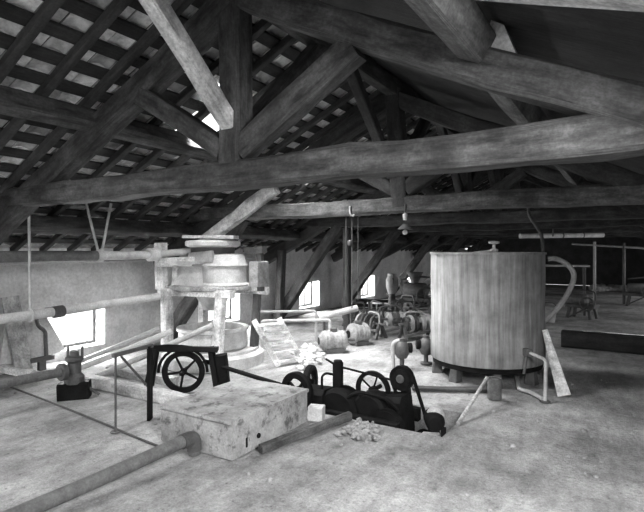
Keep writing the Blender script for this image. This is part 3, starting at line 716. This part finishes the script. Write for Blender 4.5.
solo('bent_pipe', MB().tube(bend([G(516, 374, .03), G(519, 389, .03), G(530, 392, .03), G(543, 399, .03)], .06), .024, 8), 'galv', 'bent pale pipe lying on the floor under the tank outlet', 'pipe', G(519, 389))
solo('under_plank', MB().beam(G(412, 388, .03), G(488, 389, .03), .13, .035, seg=5, jit=.01), 'dark_wood', 'dark plank lying flat in front of the tank feet', 'plank', G(450, 388))
solo('low_dark_bar', MB().beam((-1.05, 10.1, .14), (2.0, 10.1, .14), .3, .28, seg=6, jit=.02), 'boards', 'long low black bar lying on the floor beyond the tank', 'timber', (.5, 10.1, 0))  # plain black bar along the dark band of floor

# ------------------------------------------------------------------ motors, pumps and rails beyond
def motor(c, ax, r, L, label, mt='motor_grey'):
    c = V(c); ax = V(ax).normalized(); e0 = c - ax * L / 2
    m_ = thing('electric_motor', label, 'motor', (c.x, c.y, 0))
    part('casing', MB().lathe([(0, 0), (r * .55, 0), (r * .8, L * .08), (r, L * .14), (r, L * .42), (r * .93, L * .45), (r * .93, L * .55), (r, L * .58), (r, L * .86), (r * .8, L * .92), (0, L)], e0, ax, 32), mt, m_)
    for f_ in (.2, .3, .7, .8): part('cooling_rib', MB().torus(e0 + ax * L * f_, ax, r * .99, r * .07, 28, 6), mt, m_)
    part('terminal_box', MB().box(c + V((0, 0, r * 1.05)), (.12, .1, .08), .6), 'dull_iron', m_)
    part('end_hole', MB().cyl(e0 - ax * .012, e0 + ax * .02, r * .4), 'iron', m_)
    part('shaft', MB().cyl(e0 + ax * L * .98, e0 + ax * (L + .12), r * .14), 'dull_iron', m_)
    sd = ax.cross(V((0, 0, 1))).normalized()
    for s in (-1, 1): part('foot', MB().beam(V((c.x, c.y, .03)) + sd * s * r * .6 - ax * L * .3, V((c.x, c.y, .03)) + sd * s * r * .6 + ax * L * .3, .09, .08 + 2 * max(0, c.z - r * .82 - .07), ch=.008), 'dull_iron', m_)
    return m_
motor((-4.36, 7.5, .19), (.72, .7, 0), .17, .52, 'pale round motor lying beside the rubble heap, with dark hole in its end')
motor((-4.32, 8.35, .20), (.5, .86, 0), .18, .44, 'second pale round motor lying just behind the first one')
def pump(c, label, flip=1):
    c = V((c.x, c.y, 0)); p_ = thing('hand_pump', label, 'pump', c)
    part('base', MB().cyl(c, c + V((0, 0, .03)), .09), 'dull_iron', p_)
    part('column', MB().cyl(c + V((0, 0, .02)), c + V((0, 0, .16)), .035), 'dull_iron', p_)
    part('body', MB().lathe([(0, .14), (.07, .15), (.11, .22), (.11, .32), (.08, .38), (.05, .4), (.05, .44), (0, .45)], c, n=20), 'dull_iron', p_)
    part('side_flange', MB().cyl(c + RT * .08 * flip + V((0, 0, .3)), c + RT * .15 * flip + V((0, 0, .3)), .075), 'iron', p_)
    part('inlet_pipe', MB().tube(bend([c - RT * .13 * flip + V((0, 0, 0)), c - RT * .14 * flip + V((0, 0, .38)), c + V((0, 0, .42))], .1), .03, 10), 'galv', p_)
    return p_
pump(G(402, 368), 'dark pump with pale bent inlet pipe, standing alone behind the pit wheels')
pump(G(426, 364), 'dark pump standing close beside the tank', -1)
def rail(pts, r, mt, label, rr=.06):
    pts = [V(p) for p in pts]; return solo('pipe_rail', MB().tube(bend(pts, rr), r, 10), mt, label, 'pipe', (pts[0].x, pts[0].y, 0))
a = D(258, 312, 9.6); b = D(316, 311, 9.6)
rail([V((a.x, a.y, 0)), a, b, V((b.x, b.y, 0))], .026, 'galv', 'thin pipe rail turned down at both ends beyond the step ladder')
a = D(262, 321, 9.0); b = D(330, 320, 9.2)
rail([V((a.x, a.y, 0)), a, b, V((b.x, b.y, 0))], .03, 'pale_metal', 'lower pale pipe rail in front of the thin one beyond the step ladder')
a = D(318, 318, 9.6); b = D(357, 308, 9.9)
fp = thing('sloping_duct', 'pale sloping pipe on two supports above the pale motors', 'pipe', (a.x, a.y, 0))
part('pipe_run', MB().tube([a, b], .065, 12), 'white_paint', fp)
for q in (a.lerp(b, .15), a.lerp(b, .85)): part('support', MB().tube([(q.x, q.y, 0), q], .03, 8), 'dull_iron', fp)

solo('standing_post', MB().beam((-5.32, 9.75, 0), (-5.32, 9.75, 2.235), .15, .15, up=(1, 0, 0), seg=6, jit=.015), 'beam', 'upright wooden post standing under the third truss', 'post', (-5.32, 9.75, 0))
ch = thing('hanging_hoist', 'thin rod hoist with pale hook hanging under the second tie beam', 'hoist', (-3.2, 6.45, 1))
for (u, v0, v1, r) in ((346, 214, 290, .008), (352, 214, 308, .008), (358, 214, 300, .006)):
    q0, q1 = D(u, v0, 7.33), D(u, v1, 7.33); part('rod', MB().tube([q0 + V((0, 0, .03)), q1], r, 6), 'dull_iron', ch)
part('hook', MB().tube(smooth([D(350, 206, 7.18), D(350, 213, 7.18), D(353, 216, 7.18), D(355, 212, 7.18)], 5), .014, 8), 'pale_metal', ch)
part('cross_bar', MB().tube([D(343, 214, 7.33), D(362, 214, 7.33)], .014, 8), 'dull_iron', ch)
part('weight', MB().ball(D(350, 243, 7.33), .045), 'dull_iron', ch)
lc = D(405, 229, 6.75)
la = thing('hanging_lamp', 'small pale hanging lamp fitting below the king post of the second truss', 'lamp', lc)
part('cord', MB().tube([lc + V((0, 0, .2)), lc + V((0, 0, .34))], .008, 6), 'cable', la)
part('socket', MB().lathe([(0, .12), (.025, .12), (.03, .2), (0, .22)], lc, n=14), 'white_paint', la)
part('shade', MB().lathe([(.02, .05), (.10, -.005), (.10, .0), (.03, .07), (.02, .05)], lc, n=24), 'dull_iron', la)
part('bulb', MB().ball(lc + V((0, 0, -.045)), .035), 'white_paint', la)

# ------------------------------------------------------------------ machinery in the dim middle of the loft
def scrap(u, v, label, seed, size=1.0, mt='dull_iron', mt2='rust', name='scrap_machine', hop=True):
    random.seed(seed); c = G(u, v); s = size
    t = thing(name, label, 'machine', c)
    ang = random.uniform(-.4, .4); dx_ = V((math.cos(ang), math.sin(ang), 0)); dy_ = V((-dx_.y, dx_.x, 0)); Z = V((0, 0, 1))
    for sx in (-1, 1):
        for sy in (-1, 1): part('leg', MB().beam(c + dx_ * sx * .42 * s + dy_ * sy * .25 * s, c + dx_ * sx * .34 * s + dy_ * sy * .2 * s + Z * .42 * s, .07, .07, up=dx_), mt, t)
    part('frame_bed', MB().beam(c - dx_ * .5 * s + Z * .45 * s, c + dx_ * .5 * s + Z * .45 * s, .5 * s, .09), mt, t)
    part('drum', MB().lathe([(0, -.3 * s), (.17 * s, -.3 * s), (.2 * s, -.25 * s), (.2 * s, .25 * s), (.17 * s, .3 * s), (0, .3 * s)], c + Z * .68 * s - dx_ * .12 * s, dx_, 24), mt2, t)
    wheel(t, 'flywheel', c + dx_ * .32 * s + Z * .55 * s - dy_ * .3 * s, dy_ + dx_ * random.uniform(-.6, .6), .26 * s, .035 * s, 5, .05 * s, mt)
    if hop: part('hopper', MB().lathe([(0, .0), (.08 * s, 0), (.2 * s, .28 * s), (.22 * s, .28 * s), (.22 * s, .31 * s), (0, .31 * s)], c + Z * .85 * s - dx_ * .15 * s, n=18), mt2, t)
    part('pipe', MB().tube(bend([c + dx_ * .45 * s + Z * .45 * s, c + dx_ * .5 * s + Z * (.95 + random.random() * .3) * s, c - dx_ * .4 * s + Z * 1.05 * s], .12), .028 * s, 8), mt, t)
    part('brace', MB().tube([c - dx_ * .48 * s, c + dx_ * .3 * s + Z * .45 * s], .025 * s, 8), mt, t)
    return t
def gears(u, v, label, seed, s=1.0, mt='dull_iron', mt2='rust'):
    random.seed(seed); c = G(u, v); ang = random.uniform(-.5, .9)
    t = thing('geared_shaft_stand', label, 'machine', c); X = V((math.cos(ang), math.sin(ang), 0)); Y = V((-X.y, X.x, 0)); Z = V((0, 0, 1)); h = .46 * s
    for sx in (-1, 1):
        for sy in (-1, 1): part('leg', MB().beam(c + X * sx * .46 * s + Y * sy * .26 * s, c + X * sx * .42 * s + Y * sy * .04 * s + Z * h, .06, .06, up=X), mt, t)
    part('shaft', MB().cyl(c - X * .6 * s + Z * h, c + X * .6 * s + Z * h, .035 * s), mt2, t)
    x = -.36
    while x < .36:
        rr = random.uniform(.12, .34) * s; w_ = random.uniform(.04, .1) * s
        if random.random() < .5: wheel(t, 'pulley', c + X * x * s + Z * h, X, rr, .03 * s, 4, .05 * s, random.choice((mt, mt2, 'galv')), w_)
        else: part('gear', MB().lathe([(0, -w_ / 2), (rr * .6, -w_ / 2), (rr * .7, -w_ * .2), (rr * .85, -w_ * .2), (rr * .88, -w_ / 2), (rr, -w_ / 2), (rr, w_ / 2), (rr * .88, w_ / 2), (rr * .85, w_ * .2), (0, w_ / 2)], c + X * x * s + Z * h, X, 26), random.choice((mt, mt2, 'galv')), t)
        x += random.uniform(.14, .26)
    part('bent_pipe', MB().tube(bend([c - X * .3 * s + Y * .2 * s, c - X * .3 * s + Y * .25 * s + Z * .8 * s, c + X * .3 * s + Y * .1 * s + Z * random.uniform(.6, .9) * s, c + X * .5 * s - Y * .1 * s + Z * .1], .12), .03 * s, 8), random.choice((mt, 'galv')), t)
    part('tie_bar', MB().beam(c - X * .5 * s + Z * .08 - Y * .2 * s, c + X * .5 * s + Z * .3 * s - Y * .22 * s, .05, .05), mt2, t)
    return t
gears(370, 337, 'dark stand of gears and pulleys just behind the second pale motor', 21, .62)
gears(392, 335, 'dark stand of gears behind the lone pump', 22, .72)
gears(417, 339, 'dark stand of pulleys half hidden behind the pump close to the tank', 23, .66)
gears(380, 324, 'dark stand of gears farther back under the farther window', 27, .7)
gears(404, 323, 'dark stand of pulleys farther back near the round vessel', 28, .8)
scrap(420, 316, 'dark machine with raised pipe farther back near the tank rim', 25, 1.0)
scrap(354, 326, 'dark machine behind the sloping pale pipe', 26, .5, hop=False)
for i, (u0, v0, u1, v1, d, lb) in enumerate(((356, 300, 432, 303, 16.4, 'topmost long dark timber laid across the dim machines'), (350, 305, 428, 307, 15.6, 'middle long dark timber laid across the dim machines'), (345, 309, 432, 311, 14.8, 'lowest long dark timber laid across the dim machines'))):
    a, b = D(u0, v0, d), D(u1, v1, d); f = thing('trestle_timber', lb, 'timber', (a.x, a.y, 0))
    part('timber', MB().beam(a, b, .14, .09, seg=6, jit=.02), 'rafter', f)
    for q in (a.lerp(b, .12), a.lerp(b, .88)): part('trestle_leg', MB().beam((q.x, q.y, 0), q, .08, .08, up=(1, 0, 0)), 'rafter', f)
for (u, v, r, h, lb) in ((392, 292, .17, .5, 'pale round vessel standing near the farther window'), (405, 296, .15, .34, 'smaller pale pot beside the round vessel near the farther window')):
    c = D(u, 290, 13.8); c.z = 0
    vs_ = thing('pale_vessel', lb, 'vessel', c)
    part('vessel_body', MB().lathe([(0, .55), (r * .6, .55), (r, .75), (r, .55 + h * .8), (r * .7, .55 + h), (r * .75, .6 + h), (0, .6 + h)], c, n=22), 'galv', vs_)
    part('stand', MB().lathe([(0, 0), (r * .8, 0), (r * .5, .5), (r * .5, .56), (0, .56)], c, n=14), 'dull_iron', vs_)
    part('handle', MB().torus(c + V((r * .5, -r * .8, .6 + h * .6)), RT, .08, .015, 16, 6), 'dull_iron', vs_)

# ------------------------------------------------------------------ the dark right hand depth of the loft
c = G(562, 314); tb = thing('work_table', 'long work table with pale top and clutter below, beyond the tank', 'table', c)
z = EYE - 16 / FPX * 13.5
part('table_top', MB().beam(V((c.x - .75, c.y + .0, z)), V((c.x + .62, c.y + .25, z)), .7, .05), 'pale_metal', tb)
for (dx_, dy_) in ((-.65, -.25), (.55, -.05), (-.65, .3), (.5, .5)): part('leg', MB().beam((c.x + dx_, c.y + dy_, 0), (c.x + dx_, c.y + dy_, z - .02), .06, .06, up=(1, 0, 0)), 'dull_iron', tb)
part('lower_shelf', MB().beam(V((c.x - .6, c.y + .05, .5)), V((c.x + .5, c.y + .2, .5)), .5, .04), 'dull_iron', tb)
bu = G(549, 322); bt = thing('tall_bucket', 'grey bucket standing on the floor right beside the tank, under the curved pipe', 'bucket', bu)
part('bucket_body', MB().lathe([(0, 0), (.13, 0), (.18, .34), (.19, .36), (.17, .36), (.13, .05), (0, .05)], bu, n=22), 'galv', bt)
part('bucket_handle', MB().tube(smooth([bu + V((-.18, 0, .35)), bu + V((-.1, 0, .46)), bu + V((.1, 0, .46)), bu + V((.18, 0, .35))], 5), .01, 6), 'dull_iron', bt)
scrap(582, 318, 'dark folded machine on crossed legs beside the pale topped table', 31, .7, hop=False)
a, b = D(520, 236, 15), D(603, 235, 15.6)
du = thing('ceiling_duct', 'pale level duct hung high across the far loft', 'duct', a)
part('duct_run', MB().tube([a, b], .075, 14), 'white_paint', du)
for q in (a.lerp(b, .25), a.lerp(b, .5), a.lerp(b, .75)):
    part('strap', MB().cyl(q - (b - a).normalized() * .02, q + (b - a).normalized() * .02, .085), 'dull_iron', du)
    part('hanger', MB().tube([q, (q.x, q.y, 2.9)], .012, 6), 'dull_iron', du)
a, b = D(553, 226, 14.4), D(588, 226, 14.8)
solo('thin_overhead_pipe', MB().tube(bend([a + V((0, 0, -.3)), a, b, b + V((0, 0, .8))], .08), .022, 8), 'dull_iron', 'thin grey pipe hung just above the pale level duct', 'pipe', a)
a, b = D(572, 244, 17.5), D(660, 249, 15.5)
pr = thing('pipe_rack', 'thin level pipe carried on slim posts in the far aisle', 'pipe', V((a.x, a.y, 0)))
part('pipe_run', MB().tube([a, b], .035, 10), 'galv', pr)
for f_ in (.28, .62): q = a.lerp(b, f_); part('post', MB().tube([(q.x, q.y, 0), (q.x, q.y, q.z + .12)], .045, 8), 'galv' if f_ < .5 else 'dull_iron', pr)
random.seed(5)
solo('far_debris', (lambda mb: [mb.lump(G(random.uniform(592, 640), random.uniform(287.5, 291), 0) + V((0, 0, random.uniform(0, .08))), random.uniform(.06, .2), i + 300) for i in range(60)] and mb)(MB()), 'rubble', 'pale strip of rubble on the floor at the far end of the aisle', 'rubble', G(615, 287), kind='stuff')
scrap(640, 306, 'small dark machine by the slim posts of the far aisle', 41, .8, hop=False)
# small stones and chips on the floor
random.seed(9); mb = MB()
for i in range(420):
    x, y = random.uniform(-6.8, 1.8), random.uniform(1.6, 9)
    if -3.8 < x < -2.7 and 3.1 < y < 4.4 or PITX0 - .1 < x < PITX1 + .1 and PITY0 - .1 < y < PITY1 + .1: continue
    if (x + 5.5) ** 2 + (y - 5.85) ** 2 < 1.2 or (x + 4.4) ** 2 + (y - 6.9) ** 2 < .9: continue
    r = random.uniform(.006, .02) * (1 if random.random() < .93 else 1.8)
    mb.lump((x, y, fh(x, y) + r * .2), r, i)
solo('floor_debris', mb, 'dull_rubble', 'small stones and chips scattered over the dusty floor', 'debris', (0, 0, 0), kind='stuff')

# ------------------------------------------------------------------ daylight and added fill light
W_ = bpy.data.worlds.new('overcast'); SC.world = W_; W_.use_nodes = True
W_.node_tree.nodes['Background'].inputs[0].default_value = (1, 1, 1, 1); W_.node_tree.nodes['Background'].inputs[1].default_value = 2.0
def area(name, loc, aim, sx, sy, power):
    l = bpy.data.lights.new(name, 'AREA'); l.shape = 'RECTANGLE'; l.size = sx; l.size_y = sy; l.energy = power
    o = bpy.data.objects.new(name, l); COL.objects.link(o); o.location = loc
    d = V(aim).normalized(); o.rotation_euler = d.to_track_quat('-Z', 'Y').to_euler()
    return o
PW = [270, 450, 480, 330, 260, 160, 120]
for (y, _), pw in zip(WIN, PW):
    area('window_daylight', (XW - WT - .25, y, .75), (1, 0, -.05), 1.3, 1.0, pw)
for h, aim, pw in zip(HOLES, ((-.2, .8, -1), (.1, .0, -1), (.15, .5, -1)), (1000, 950, 190)):  # first gap is seen; the other two openings are added to brighten
    hx_, hy_ = (h[0] + h[1]) / 2, (h[2] + h[3]) / 2
    area('roof_hole_and_fill_light', (hx_ - aim[0] * .35, hy_ - aim[1] * .35, zroof(hx_) + .45), aim, h[1] - h[0] + .1, h[3] - h[2] + .1, pw)
sx_, sy_ = (ADDED_SKY[0] + ADDED_SKY[1]) / 2, (ADDED_SKY[2] + ADDED_SKY[3]) / 2
area('added_skylight_fill', (sx_ + .1, sy_, zroof(sx_) + .35), (-.5, .9, -1), 1.3, 1.5, 560)  # fill through the added skylight, for the near floor
area('added_rear_fill', ((OPX0 + OPX1) / 2, Y0 - .6, 1.6), (0, 1, -.05), 4.4, 1.9, 105)  # fill added behind the camera for truss and tank fronts
for y in RW: area('window_daylight', (XR + .55, y, 1.05), (-1, 0, -.1), 1.2, 1.0, 60)

cam = bpy.data.cameras.new('camera'); co = bpy.data.objects.new('camera', cam); COL.objects.link(co)
cam.sensor_fit = 'HORIZONTAL'; cam.sensor_width = 36; cam.lens = FPX / 644 * 36; cam.shift_y = -6 / 644
cam.clip_start = .05; cam.clip_end = 200
co.location = (0, 0, EYE)
co.rotation_euler = (PI / 2, 0, math.atan2(0.5225, 0.8526))
SC.camera = co
SC.view_settings.view_transform = 'Standard'; SC.view_settings.look = 'None'; SC.view_settings.gamma = 1; SC.view_settings.use_curve_mapping = False
SC.view_settings.exposure = -0.15
SC.cycles.use_denoising = True
SC.cycles.max_bounces = 8; SC.cycles.diffuse_bounces = 5
